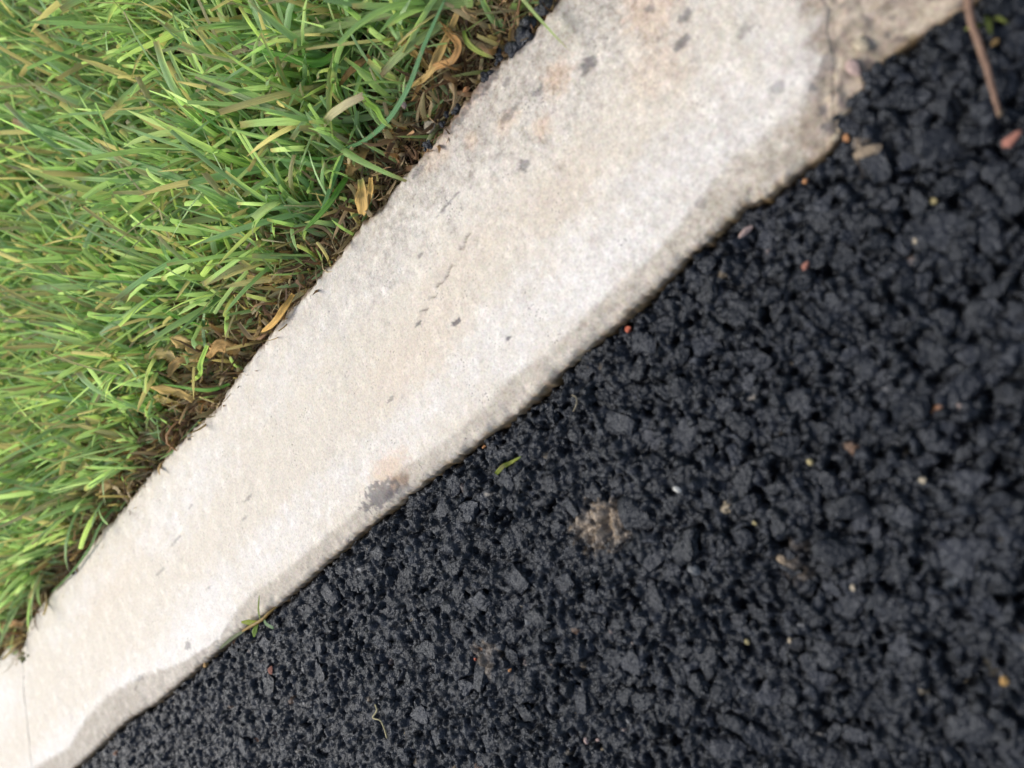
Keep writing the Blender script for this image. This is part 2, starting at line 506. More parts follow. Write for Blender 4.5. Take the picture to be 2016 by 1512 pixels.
    e0 = [(X[0], Y[0] - 0.08, Z[0] - 0.15), (X[0], Y[0] - 0.12, Z[0] - 4), (X[0], Y[0] - 0.12, Z[0] - 24)]
    e1 = [(X[-1], Y[-1] + 0.08, Z[-1] - 0.15), (X[-1], Y[-1] + 0.12, Z[-1] - 4), (X[-1], Y[-1] + 0.12, Z[-1] - 24)]
    X = np.concatenate([np.stack([e[0] for e in e0[::-1]]), X, np.stack([e[0] for e in e1])])
    Y = np.concatenate([np.stack([e[1] for e in e0[::-1]]), Y, np.stack([e[1] for e in e1])])
    Z = np.concatenate([np.stack([e[2] for e in e0[::-1]]), Z, np.stack([e[2] for e in e1])])
    C = np.concatenate([np.stack([C[0] * k for k in (.8, .9, 1.0)]), C, np.stack([C[-1] * k for k in (1.0, .9, .8)])])
    nr, nc = X.shape
    V = np.stack([X, Y, Z], -1).reshape(-1, 3)
    o = mesh_obj(name, V, grid_faces(nr, nc), M_CONC, col=np.concatenate([C, EX[..., None]], -1).reshape(-1, 4), smooth_shade=True)
    tag(o, label, 'kerb')
    return o


def joint_far(x): return 393.5 + (99 - x) * 0.55 + 1.2 * (vnoise(x * 0.25, 0.5, 120) - 0.5)
def joint_near(x): return 1.5 + (66 - x) * 0.82 * (x < 66) - np.maximum(x - 66, 0) * 0.12 + 1.5 * (vnoise(x * 0.3, 0.5, 121) - 0.5)


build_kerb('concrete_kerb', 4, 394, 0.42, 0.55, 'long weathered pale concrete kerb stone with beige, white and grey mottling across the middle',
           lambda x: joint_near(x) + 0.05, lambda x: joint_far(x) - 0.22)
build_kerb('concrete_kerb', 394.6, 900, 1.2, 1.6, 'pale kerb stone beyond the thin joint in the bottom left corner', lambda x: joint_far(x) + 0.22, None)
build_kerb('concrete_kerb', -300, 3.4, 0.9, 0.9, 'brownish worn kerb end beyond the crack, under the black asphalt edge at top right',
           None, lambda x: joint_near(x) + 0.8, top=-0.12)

# ------------------------------------------------------------------ asphalt
def asph_level(x, y):
    up = 2.2 * smooth((18 - y) / 14) * smooth((x - 36) / 12)         # asphalt dragged up over the kerb end
    edge = -1.1 * (0.4 + 1.1 * vnoise(y * 0.05, 0.3, 206)) * smooth((x - (road_x(y) - 3.2)) / 2.5) * smooth((y - 14) / 10)
    return -2.4 + 1.5 * (fbm(x * 0.06, y * 0.06, 201, 2) - 0.5) + 2.3 * (fbm(x * 0.17, y * 0.17, 207, 3) - 0.5) + up + edge


def edge_axis(a, b, step, lim0, lim1):
    mid = np.arange(a, b + step * .5, step)
    lo, hi, s = [], [], step
    v = a
    while v > lim0:
        s *= 1.35
        v -= s
        lo.append(v)
    s, v = step, b
    while v < lim1:
        s *= 1.35
        v += s
        hi.append(v)
    return np.array(lo[::-1] + mid.tolist() + hi)


def mud_mask(x, y):
    m = stain(x, y, 15.2, 95.5, 5.2, 6.2, 211, 1.3, 1.5) * 0.75
    m = np.maximum(m, 0.5 * blob(x, y, 42.5, 11, 3.0, 3.0, 212, 0.9, 0.7))
    m = np.maximum(m, 0.22 * blob(x, y, -10, 62, 4, 4, 213, 1.0, 0.8))
    m = np.maximum(m, 0.30 * blob(x, y, 3, 142, 5, 6, 215, 1.0, 0.8))
    return m


def asph_colour(x, y, r1, r2):
    """r1, r2 random numbers per stone"""
    k = 0.4 + 2.6 * r1 ** 2.5
    c = np.stack([0.0048 * k, 0.0053 * k, 0.0068 * k], -1)
    m = (mud_mask(x, y) * (0.35 + 0.9 * r2))[..., None]
    m = np.clip(m, 0, 1)
    return c * (1 - m) + np.array([0.30, 0.235, 0.165]) * m


def ico(sub):
    bm = bmesh.new()
    bmesh.ops.create_icosphere(bm, subdivisions=sub, radius=1)
    V = np.array([v.co[:] for v in bm.verts])
    F = np.array([[v.index for v in f.verts] for f in bm.faces])
    bm.free()
    return V, F


ICO = {k: ico(k) for k in (1, 2, 3)}


def rock(sub, r, flat_top=0.55, nplanes=13, rough=0.05):
    """angular crushed stone of about unit radius, with a flattish rolled top"""
    V, F = ICO[sub]
    n = r.normal(size=(nplanes, 3))
    n /= np.linalg.norm(n, axis=1)[:, None]
    h = r.uniform(0.62, 1.0, nplanes)
    if flat_top:
        n[0] = (r.normal(0, .13), r.normal(0, .13), 1)
        n[0] /= np.linalg.norm(n[0])
        h[0] = flat_top
    d = V @ n.T
    rad = np.where(d > 0.05, h[None] / np.maximum(d, 0.05), 9).min(1)
    rad = np.minimum(rad, 1.12)
    rad *= 1 + rough * r.normal(size=len(V))
    o3 = r.uniform(0, 50, 3)
    if sub > 1:
        for q in range(len(V)):
            rad[q] *= 1 + 0.16 * mnoise.noise(Vector(V[q] * 1.9 + o3)) + 0.10 * mnoise.noise(Vector(V[q] * 4.3 + o3))
    st = r.uniform(0.8, 1.0)
    return V * rad[:, None] * np.array([1.08, st, 1]), F


def road_limit(y): return road_x(y) - 0.25


def in_region(x, y, m=0):
    # ground seen by the camera, with a generous margin on every side
    left = np.interp(y, [-60, 94 * .5, 452, 520], [-68, -62, 52, 60])
    left = np.minimum(left, -62 + 0.285 * (y - 47)) - 16
    return (x > np.minimum(left, 30)) & (y > -42) & (y < 500)


# protos for single stones
protos = []
pr = np.random.default_rng(17)
for k in range(22):
    V, F = rock(3 if k < 10 else 2, pr, 0.55, 11, 0.045 if k < 10 else 0.07)
    protos.append((V, F))

cand, placed = [], []
cell = {}


def try_place(x, y, r, gap=0.82):
    ci, cj = int(x // 5), int(y // 5)
    for i in range(ci - 2, ci + 3):
        for j in range(cj - 2, cj + 3):
            for (a, b, q) in cell.get((i, j), ()):
                if (a - x) ** 2 + (b - y) ** 2 < (gap * (q + r)) ** 2: return False
    cell.setdefault((ci, cj), []).append((x, y, r))
    placed.append((x, y, r))
    return True


def scatter(n, r0, r1, power=1.0):
    x = rng.uniform(-80, 53, n)
    y = rng.uniform(-42, 500, n)
    r = r0 + (r1 - r0) * rng.random(n) ** power
    ok = in_region(x, y) & (x + r * 0.65 < road_limit(y))
    return x[ok], y[ok], r[ok]


# the one big plate-like stones that stand out in the photo
BIG = [(-21, 36, 4.3), (-11.4, 53.6, 3.4), (-37, 34, 4.2), (12.4, 86, 4.0), (33.8, 107.5, 2.6), (25.5, 9.5, 4.4), (38.5, 22, 3.3),
       (8.5, 112, 3.3), (-26, 66, 3.8), (36, 2, 4.0), (28, 62, 2.9), (20, 30, 3.8), (7, 62, 3.2), (-3, 92, 2.8), (23, 118, 3.0),
       (40, 160, 2.6), (2, 22, 3.6), (12, 160, 3.0), (30, 200, 2.8), (-45, 52, 4.0), (46.2, 2, 3.1), (43, -3, 3.4), (34, 44, 3.0)]
for b in BIG: try_place(*b)
for x, y, r in zip(*scatter(2600, 1.9, 3.4, 1.8)): try_place(x, y, r, 0.88)
nbig = len(placed)
for x, y, r in zip(*scatter(60000, 0.7, 1.9, 1.6)): try_place(x, y, r, 0.50)
placed = np.array(placed)

# how large each stone shows in the photo: distance to the lens, inside the frame only
Rn = np.array(Rm)
def proj(P):
    c = (P - np.array([0, 0, 145.0])) @ Rn
    return 0.5 + 28 / 36 * c[:, 0] / -c[:, 2], 0.5 - 28 / 27 * c[:, 1] / -c[:, 2], -c[:, 2]
px, py, pz = proj(np.column_stack([placed[:, 0], placed[:, 1], np.full(len(placed), -4.0)]))
vis = (px > 0.005) & (px < 0.995) & (py > 0.005) & (py < 0.995)
size = np.where(vis & (mud_mask(placed[:, 0], placed[:, 1]) < 0.25), placed[:, 2] / pz, 0)
order = np.argsort(-size)
single = set(order[:300].tolist())

# the 300 stones that show largest: objects of their own
stone_objs, stone_tops = [], []
coll = scene.collection
proto_mesh = []
for k, (V, F) in enumerate(protos):
    kk = 0.6 + 2.8 * pr.random() ** 2
    c = np.tile(np.array([[0.0058, 0.0062, 0.0076]]) * kk, (len(V), 1))
    o = mesh_obj('stone', V, F, M_ASPH, col=c, link=False, smooth_shade=False)
    proto_mesh.append(o.data)
    bpy.data.objects.remove(o)
for i in order[:300]:
    x, y, r = placed[i]
    k = rng.integers(0, 10) if r > 1.9 else rng.integers(0, len(protos))
    me = proto_mesh[k]
    o = bpy.data.objects.new('stone', me)
    coll.objects.link(o)
    top = float(asph_level(np.array([x]), np.array([y]))[0]) + rng.normal(0, 0.4)
    asp = rng.uniform(0.75, 1.05)
    o.location = (x * MM, y * MM, (top + 0.1 - 0.55 * r * 0.85) * MM)
    o.rotation_euler = (rng.normal(0, 0.13), rng.normal(0, 0.13), rng.uniform(0, 6.28))
    o.scale = (r * 1.12, r * asp * 1.12, r * 0.85)
    stone_objs.append(o)
    stone_tops.append((x, y, r, top + 0.1))


# every other stone is one with the bitumen-bound surface: raised in a relief map, fused, then meshed
RX0, RY0, RS = -82.0, -46.0, 0.25
RNX, RNY = int((60 - RX0) / RS), int((505 - RY0) / RS)
relief = np.full((RNY, RNX), -4.2)
own = np.zeros((RNY, RNX), dtype=np.int32)
gx = RX0 + RS * np.arange(RNX)
gy = RY0 + RS * np.arange(RNY)
GX, GY = np.meshgrid(gx, gy)
WX = 1.5 * (fbm(GX * 0.55, GY * 0.55, 231, 3) - 0.5) + 0.6 * (fbm(GX * 2.1, GY * 2.1, 232, 2) - 0.5)
WY = 1.5 * (fbm(GX * 0.55, GY * 0.55, 233, 3) - 0.5) + 0.6 * (fbm(GX * 2.1, GY * 2.1, 234, 2) - 0.5)


def stamp(x, y, r, top, ids):
    """raise one flattish, angular hump per stone (max of what is there)"""
    n = len(x)
    tx, ty = rng.normal(0, .27, n), rng.normal(0, .27, n)
    sx, sy = rng.uniform(.75, 1.25, n), rng.uniform(.75, 1.25, n)
    ph, k1 = rng.uniform(0, 6.28, n), rng.integers(3, 6, n)
    am = rng.uniform(.08, .22, n)
    K = int(np.ceil((r.max() * 1.5 + 1.2) / RS))
    ix = np.round((x - RX0) / RS).astype(int)
    iy = np.round((y - RY0) / RS).astype(int)
    for dj in range(-K, K + 1):
        for di in range(-K, K + 1):
            if (di * di + dj * dj) > K * K: continue
            m = np.hypot(di, dj) * RS < r * 1.5 + 1.2
            a, b = ix + di, iy + dj
            m &= (a >= 0) & (a < RNX) & (b >= 0) & (b < RNY)
            if not m.any(): continue
            a, b = a[m], b[m]
            dx = (gx[a] + WX[b, a] - x[m]) / sx[m]
            dy = (gy[b] + WY[b, a] - y[m]) / sy[m]
            d = np.hypot(dx, dy) / r[m]
            d = d * (1 + am[m] * np.cos(k1[m] * np.arctan2(dy, dx) + ph[m]))
            h = top[m] + dx * tx[m] + dy * ty[m] - r[m] * 0.75 * np.clip(d, 0, 2) ** 3.2 * 1.25
            h = np.where(d < 1.35, h, -99)
            cur = relief[b, a]
            up = h > cur
            relief[b[up], a[up]] = h[up]
            own[b[up], a[up]] = ids[m][up]


rest = np.array([i for i in range(len(placed)) if i not in single])
X_, Y_, R_ = placed[rest].T
stamp(X_, Y_, R_, np.clip(rng.normal(-.1, .85, len(X_)), -2.6, 1.0), rest + 1)
fx, fy, fr = scatter(90000, 0.3, 0.95, 1.5)
fid = len(placed) + 1 + np.arange(len(fx))
stamp(fx, fy, fr, -np.where(rng.random(len(fx)) < .3, rng.uniform(-.3, .5, len(fx)), rng.uniform(.9, 4.2, len(fx))), fid)
# the bitumen film fuses neighbouring stones a little
f = relief.copy()
for _ in range(1):
    f = (f + np.roll(f, 1, 0) + np.roll(f, -1, 0) + np.roll(f, 1, 1) + np.roll(f, -1, 1)) / 5
relief = 0.6 * relief + 0.4 * f
relief += 0.30 * (fbm(GX * 1.0, GY * 1.0, 235, 2) - 0.5) + 0.22 * (vnoise(GX * 3.6, GY * 3.6, 236) - .5)


def sample(A, x, y, nearest=False):
    u = np.clip((x - RX0) / RS, 0, RNX - 1.001)
    v = np.clip((y - RY0) / RS, 0, RNY - 1.001)
    if nearest: return A[np.round(v).astype(int).clip(0, RNY - 1), np.round(u).astype(int).clip(0, RNX - 1)]
    i, j = u.astype(int), v.astype(int)
    a, b = u - i, v - j
    return (A[j, i] * (1 - a) + A[j, i + 1] * a) * (1 - b) + (A[j + 1, i] * (1 - a) + A[j + 1, i + 1] * a) * b


def rest_asphalt():
    nid = len(placed) + 2 + len(fx)
    r1, r2 = rng.random(nid), rng.random(nid)
    pal = np.array([[.20, .12, .07], [.36, .30, .20], [.24, .19, .17], [.34, .34, .34], [.16, .13, .09], [.30, .15, .08], [.13, .14, .15], [.22, .20, .17]])
    sp = (rng.random(nid) < 0.014)
    sp[:len(placed) + 1] &= rng.random(len(placed) + 1) < .12
    spc = pal[rng.integers(0, len(pal), nid)] * rng.uniform(.3, .9, (nid, 1))
    xa = edge_axis(-74, 48, 0.29, -74, 48)
    xa = xa[(xa >= -74) & (xa < 48)]
    side = edge_axis(-190, -75, 1.0, -20000, -75)
    xa = np.concatenate([side[side < -74.5], xa, [48]])
    near_y = [-42.0]
    while near_y[-1] < 480: near_y.append(near_y[-1] + 0.27 + 0.33 * np.clip((near_y[-1] - 60) / 400, 0, 1))
    lo = edge_axis(-150, -43, 1.0, -20000, -43)
    hi = edge_axis(482, 600, 1.2, 482, 40000)
    ya = np.concatenate([lo[lo < -42], near_y, hi[hi > near_y[-1] + .2]])
    Xg, Yg = np.meshgrid(xa, ya)
    Xg = Xg + smooth((Xg - 36) / 12) * (np.interp(Yg, *ROAD) - 0.35 - 48)
    ins = in_region(Xg, Yg) & (Yg > -41) & (Xg > -78)
    # further out the same surface simply goes on
    tri = lambda q: 1 - np.abs((q % 2.0) - 1)
    Xt, Yt = np.where(ins, Xg, 2 + 42 * tri(Xg / 42)), np.where(ins, Yg, 5 + 430 * tri(Yg / 430))
    Zr = sample(relief, Xt, Yt)
    Zg = asph_level(np.clip(Xg, -200, 60), np.clip(Yg, -300, 900)) + Zr
    # the bound surface thins out right at the kerb
    idg = sample(own, Xt, Yt, True)
    C = asph_colour(np.clip(Xg, -9e3, 9e3), np.clip(Yg, -9e3, 9e3), r1[idg], r2[idg])
    m = sp[idg] & (idg > 0)
    C[m] = spc[idg[m]]
    o = mesh_obj('asphalt_road', np.stack([Xg, Yg, Zg], -1).reshape(-1, 3), grid_faces(len(ya), len(xa)), M_ASPH, col=C.reshape(-1, 3), smooth_shade=True)
    tag(o, 'fresh black asphalt surface beside the kerb', None, None, 'structure')
    return o


asphalt = rest_asphalt()
for o in stone_objs: o.parent = asphalt

# ------------------------------------------------------------------ soil
xs = edge_axis(113, 330, 1.6, 113, 20000)
xs = np.concatenate([[106, 110.5], xs[xs >= 113]])
ys = edge_axis(-120, 640, 1.8, -20000, 40000)
Xg, Yg = np.meshgrid(xs, ys)
Zs = -5.0 + 5.0 * (fbm(np.clip(Xg, 0, 600) * 0.07, np.clip(Yg, -600, 900) * 0.07, 301, 4) - 0.5) + 2.2 * (fbm(Xg * 0.5, Yg * 0.5, 302, 3) - 0.5)
Zs -= 3.0 * np.exp(-((Xg - 116) / 4.0) ** 2)
soil = mesh_obj('soil', np.stack([Xg, Yg, Zs], -1).reshape(-1, 3), grid_faces(len(ys), len(xs)), M_SOIL, smooth_shade=True)
tag(soil, 'dark brown soil under the lawn', None, None, 'structure')


def soil_z(x, y):
    return -5.0 + 5.0 * (fbm(x * 0.07, y * 0.07, 301, 4) - 0.5) + 2.2 * (fbm(x * 0.5, y * 0.5, 302, 3) - 0.5) - 3.0 * np.exp(-((x - 116) / 4.0) ** 2)


# ------------------------------------------------------------------ grass and thatch
def blades(bx, by, bz, Ln, az, lean, curve, width, colour, tipcol, cut, fold=0.28, nseg=7, twist=None, kink=None, wavy=0.0):
    n = len(bx)
    t = np.linspace(0, 1, nseg + 1)
    ang = lean[:, None] + curve[:, None] * t[None] ** 1.2
    if kink is not None:
        ang = ang + kink[:, None] * smooth((t[None] - 0.45) / 0.2)
    azz = az[:, None] + wavy * (t[None] * 3.0) * rng.normal(0, 1, (n, 1)) * np.sin(t[None] * 5)
    ds = Ln[:, None] / nseg
    dh, dz = np.sin(ang) * ds, np.cos(ang) * ds
    def cum(a): return np.concatenate([np.zeros((n, 1)), np.cumsum(0.5 * (a[:, 1:] + a[:, :-1]), 1)], 1)
    Xc = bx[:, None] + cum(dh * np.cos(azz))
    Yc = by[:, None] + cum(dh * np.sin(azz))
    Zc = bz[:, None] + cum(dz)
    T = np.stack([np.sin(ang) * np.cos(azz), np.sin(ang) * np.sin(azz), np.cos(ang)], -1)
    S0 = np.stack([-np.sin(azz), np.cos(azz), np.zeros_like(azz)], -1)
    tw = (twist if twist is not None else rng.uniform(-1.3, 1.3, n))[:, None] * (0.4 + t[None])
    N0 = np.cross(S0, T)
    S = S0 * np.cos(tw)[..., None] + N0 * np.sin(tw)[..., None]
    N = np.cross(S, T)
    prof = np.where(cut[:, None], (0.62 + 0.38 * np.sin(np.pi * np.clip(t[None] * 0.8 + 0.12, 0, 1))) , np.sqrt(np.clip(1 - t[None] ** 2.6, 0, 1)) * (0.62 + 0.38 * np.minimum(1, t[None] * 3)))
    w = 0.5 * width[:, None] * prof + 0.02
    Cn = np.stack([Xc, Yc, Zc], -1)
    a = Cn - S * w[..., None]
    b = Cn - N * (w * fold * 2)[..., None]
    c = Cn + S * w[..., None]
    V = np.stack([a, b, c], 2)                                   # n, seg+1, 3, 3
    nv = (nseg + 1) * 3
    i = np.arange(nv).reshape(nseg + 1, 3)
    F1 = np.concatenate([np.stack([i[:-1, 0], i[:-1, 1], i[1:, 1], i[1:, 0]], -1), np.stack([i[:-1, 1], i[:-1, 2], i[1:, 2], i[1:, 1]], -1)])
    F = (F1[None] + (np.arange(n) * nv)[:, None, None]).reshape(-1, 4)
    tc = np.clip((t[None, :, None] - 0.86) / 0.14, 0, 1) * tipcol[:, None, 3:4]
    basec = np.array([0.42, 0.44, 0.20])
    bm_ = np.clip(1 - t[None, :, None] / 0.16, 0, 1) * 0.7
    Cc = colour[:, None, :] * (1 - tc) + tipcol[:, None, :3] * tc
    Cc = Cc * (1 - bm_) + basec * bm_
    Cc = np.broadcast_to(Cc[:, :, None, :], (n, nseg + 1, 3, 3))
    UV = np.stack([np.broadcast_to(np.array([0, .5, 1.0])[None, None, :], (n, nseg + 1, 3)) + rng.uniform(0, 50, (n, 1, 1)),
                   np.broadcast_to(t[None, :, None] * 4, (n, nseg + 1, 3))], -1)
    return V.reshape(-1, 3), F, Cc.reshape(-1, 3), UV.reshape(-1, 2)


def grass_palette(n):
    base = np.array([[.105, .235, .050], [.150, .290, .070], [.200, .330, .130], [.085, .190, .045], [.185, .300, .060], [.240, .350, .170], [.130, .260, .090]])
    p = np.array([.22, .22, .16, .12, .12, .08, .08])
    c = (base[rng.choice(len(base), n, p=p)] * 1.47 + np.array([.180, .180, .175])) * rng.uniform(0.75, 1.3, (n, 1))
    s = rng.random(n)
    straw = np.array([.64, .58, .37])
    m = s < 0.17
    c[m] = straw * rng.uniform(0.5, 1.1, (m.sum(), 1))
    m = (s > 0.17) & (s < 0.24)
    c[m] = c[m] * 0.5 + np.array([.40, .38, .17]) * 0.5
    return c


def clumped(n, x0, x1, y0, y1):
    """tussocky distribution: most blades rise from shared crowns"""
    nc = n // 9
    cx, cy = rng.uniform(x0, x1, nc), rng.uniform(y0, y1, nc)
    k = rng.integers(0, nc, n)
    return cx[k] + rng.normal(0, 1.6, n), cy[k] + rng.normal(0, 1.6, n), rng.uniform(0, 2 * np.pi, nc)[k]


lots = []
N = 17500
bx, by, baz = clumped(N, 116, 335, -70, 560)
BARE = ([-60, 35, 60, 105, 122, 165, 178, 215, 228, 300, 500], [3, 8, 12, 10, 4, 3, 14, 14, 2.0, 0.5, 0.5])
def bare(y): return np.interp(y, *BARE)
keep = (bx > grass_x(by) + bare(by) + 3.5 * vnoise(by * 0.13, 0.2, 401))
keep &= (bx < 235 + 0.28 * np.clip(by, 0, 560)) | (rng.random(N) < 0.35)
bx, by, baz = bx[keep], by[keep], baz[keep]
n = len(bx)
edge = np.clip((bx - grass_x(by) - bare(by)) / 18, 0, 1)
# a bare thatchy strip beside the near half of the kerb, thinner grass there
thin = rng.random(n) < np.clip(edge * 1.3 + 0.4, 0, 1)
bx, by, baz, edge = bx[thin], by[thin], baz[thin], edge[thin]
n = len(bx)
Ln = rng.gamma(9, 2.7, n) * (0.55 + 0.45 * edge)
Ln = np.clip(Ln, 7, 44)
az = np.where(rng.random(n) < 0.55, baz + rng.normal(0, 0.7, n), rng.uniform(0, 2 * np.pi, n))
lean = np.abs(rng.normal(0.42, 0.32, n))
curve = rng.gamma(2.0, 0.21, n)
# blades next to the kerb lean away from it or along it more than over it
az = np.where((np.cos(az) < -0.1) & (bx < grass_x(by) + bare(by) * .6 + np.where(by > 235, 6, 13)), np.pi - az, az)
toward = np.cos(az) < -0.2
curve = np.where(toward & (edge < 0.5), curve * 0.45, curve)
lean = np.where(toward & (edge < 0.5), lean * 0.5, lean)
width = rng.uniform(0.8, 2.4, n) * (0.75 + 0.25 * edge)
cut = rng.random(n) < 0.5
col = grass_palette(n)
tip = np.concatenate([np.tile([.45, .36, .22], (n, 1)) * rng.uniform(.6, 1.1, (n, 1)), (rng.random((n, 1)) < 0.55) * 0.9], 1)
lots.append(blades(bx, by, soil_z(bx, by) + 0.3, Ln, az, lean, curve, width, col, tip, cut))
# young sprouts and bleached blades reaching over the thatch next to the kerb
n = 1500
by = rng.uniform(-60, 540, n)
bx = grass_x(by) + rng.uniform(1.2, 16, n)
az3 = rng.uniform(-1.9, 1.9, n)
c3 = grass_palette(n)
mm = rng.random(n) < .45
c3[mm] = np.array([.60, .50, .29]) * rng.uniform(.5, 1.1, (mm.sum(), 1))
lots.append(blades(bx, by, soil_z(bx, by) + .8, rng.uniform(5, 17, n), az3, rng.uniform(.2, 1.3, n), rng.normal(.3, .5, n), rng.uniform(.6, 1.7, n), c3,
                   np.concatenate([np.tile([.5, .42, .27], (n, 1)), (rng.random((n, 1)) < .5) * .9], 1), rng.random(n) < .5, nseg=6))
# short dense under-storey
N = 9000
bx = rng.uniform(118, 330, N); by = rng.uniform(-60, 540, N)
keep = (bx > grass_x(by) + bare(by) + 4) & (bx < 250 + 0.28 * np.clip(by, 0, 560))
bx, by = bx[keep], by[keep]
n = len(bx)
az2 = rng.uniform(0, 6.28, n)
az2 = np.where((np.cos(az2) < 0) & (bx < grass_x(by) + 24), np.pi - az2, az2)
lots.append(blades(bx, by, soil_z(bx, by) + 1, rng.uniform(10, 24, n), az2, rng.uniform(.5, 1.3, n), rng.uniform(0, .6, n),
                   rng.uniform(.7, 1.8, n), grass_palette(n) * 0.85, np.zeros((n, 4)), rng.random(n) < .5, nseg=4))
off, V, F, Cc, U = 0, [], [], [], []
for a in lots:
    V.append(a[0]); F.append(a[1] + off); Cc.append(a[2]); U.append(a[3]); off += len(a[0])
g = mesh_obj('grass', np.concatenate(V), np.concatenate(F), M_LEAF, col=np.concatenate(Cc), uv=np.concatenate(U), smooth_shade=True)
tag(g, 'mown green lawn grass with pale cut tips beside the kerb', None, None, 'stuff')

# dry thatch: fine curly fibres, roots and dead blades on the soil, thickest along the kerb
lots = []
N = 8500
by = rng.uniform(-60, 520, N)
bx = grass_x(by) + 0.8 + rng.gamma(1.3, 9, N)
n = N
deadp = np.array([[.38, .23, .12], [.24, .14, .075], [.50, .36, .20], [.16, .10, .06], [.58, .46, .28]])
dc = deadp[rng.integers(0, len(deadp), n)] * rng.uniform(.5, 1.1, (n, 1))
lots.append(blades(bx, by, soil_z(bx, by) + rng.uniform(-.5, 2.5, n), rng.uniform(4, 15, n), rng.uniform(0, 6.28, n), rng.uniform(.9, 1.75, n),
                   rng.normal(0, .9, n), rng.uniform(.12, .5, n), dc, np.zeros((n, 4)), rng.random(n) < .5, nseg=6, wavy=0.35))
n = 1900
by = rng.uniform(-60, 520, n)
bx = grass_x(by) + 1.5 + rng.gamma(1.6, 9, n)
dc = deadp[rng.integers(0, len(deadp), n)] * rng.uniform(.6, 1.2, (n, 1))
lots.append(blades(bx, by, soil_z(bx, by) + rng.uniform(0, 3.5, n), rng.uniform(5, 17, n), rng.uniform(0, 6.28, n), rng.uniform(.6, 1.6, n),
                   rng.normal(0, 1.0, n), rng.uniform(.6, 1.7, n), dc, np.zeros((n, 4)), rng.random(n) < .4, fold=.6, nseg=6, wavy=0.3,
                   kink=rng.normal(0, .8, n)))
off, V, F, Cc, U = 0, [], [], [], []
for a in lots:
    V.append(a[0]); F.append(a[1] + off); Cc.append(a[2]); U.append(a[3]); off += len(a[0])
c_all = np.concatenate(Cc)
th = mesh_obj('dry_thatch', np.concatenate(V), np.concatenate(F), M_DEAD, col=c_all, uv=np.concatenate(U), smooth_shade=True)
tag(th, 'brown thatch of dead blades and roots along the kerb', None, None, 'stuff')


# ------------------------------------------------------------------ single blades, leaves, twigs
def spline(P, n):
    P = [Vector(p) for p in P]
    P = [2 * P[0] - P[1]] + P + [2 * P[-1] - P[-2]]
    out = []
    segs = len(P) - 3
    for k in range(n + 1):
        s = k / n * segs
        i = min(int(s), segs - 1)
        t = s - i
        p0, p1, p2, p3 = P[i:i + 4]
        out.append(0.5 * ((2 * p1) + (p2 - p0) * t + (2 * p0 - 5 * p1 + 4 * p2 - p3) * t * t + (3 * p1 - p0 - 3 * p2 + p3) * t ** 3))
    return out


def ribbon(name, P, width, col, mat, label=None, cat=None, group=None, parent=None, tipcol=None, cut=False, facing=(-0.3, -0.3, 1), twist=0.0, fold=0.3,
           basecol=None, n=None, crinkle=0.0, prof=None, thick=0.12):
    """a leaf blade with real thickness following a 3-D curve"""
    n = n or max(8, len(P) * 4)
    C = spline(P, n)
    up = Vector(facing).normalized()
    V, Cc, U = [], [], []
    r = random.Random(hash(tuple(map(tuple, P))) & 0xffff)
    ph = r.uniform(0, 6)
    for k, c in enumerate(C):
        t = k / n
        T = (C[min(k + 1, n)] - C[max(k - 1, 0)]).normalized()
        S = T.cross(up)
        if S.length < 1e-3: S = T.cross(Vector((1, 0, 0)))
        S.normalize()
        S = Matrix.Rotation(twist * (t - .5) + crinkle * math.sin(t * 9 + ph), 3, T) @ S
        Nn = S.cross(T)
        if prof: w = np.interp(t, [p[0] for p in prof], [p[1] for p in prof])
        elif cut: w = 0.75 + 0.25 * math.sin(math.pi * min(1, t + .1))
        else: w = math.sqrt(max(0, 1 - t ** 3)) * (0.6 + 0.4 * min(1, t * 3))
        w = 0.5 * width * (w + crinkle * .35 * math.sin(t * 17 + ph)) + 0.03
        jit = Vector((r.gauss(0, 1), r.gauss(0, 1), r.gauss(0, 1))) * crinkle * 0.25
        for (a, b) in ((-1, 0), (-.5, -fold * .6), (0, -fold), (.5, -fold * .6), (1, 0), (.5, -fold * .6 - thick), (0, -fold - thick), (-.5, -fold * .6 - thick)):
            bb = b * w if b > -1 else b
            V.append(c + jit + S * (a * w) + Nn * ((b + (fold if False else 0)) * w))
            cc = Vector(col)
            if tipcol is not None: cc = cc.lerp(Vector(tipcol), max(0, min(1, (t - .82) / .16)))
            if basecol is not None: cc = cc.lerp(Vector(basecol), max(0, 1 - t / .3))
            Cc.append(cc[:])
            U.append((a * .5 + .5, t * 4))
    m = 8
    F = []
    for k in range(n):
        for j in range(m):
            a, b = k * m + j, k * m + (j + 1) % m
            F.append((a, b, b + m, a + m))
    for base in (0, n * m):
        F += [(base, base + 1, base + 6, base + 7), (base + 1, base + 2, base + 5, base + 6), (base + 2, base + 3, base + 4, base + 5)]
    V = np.array([v[:] for v in V])
    if parent is not None:
        V = V - np.array(parent.location) / MM
    o = mesh_obj(name, V, F, mat, parent=parent, col=np.array(Cc), uv=np.array(U), smooth_shade=True)
    if label: tag(o, label, cat, group)
    return o


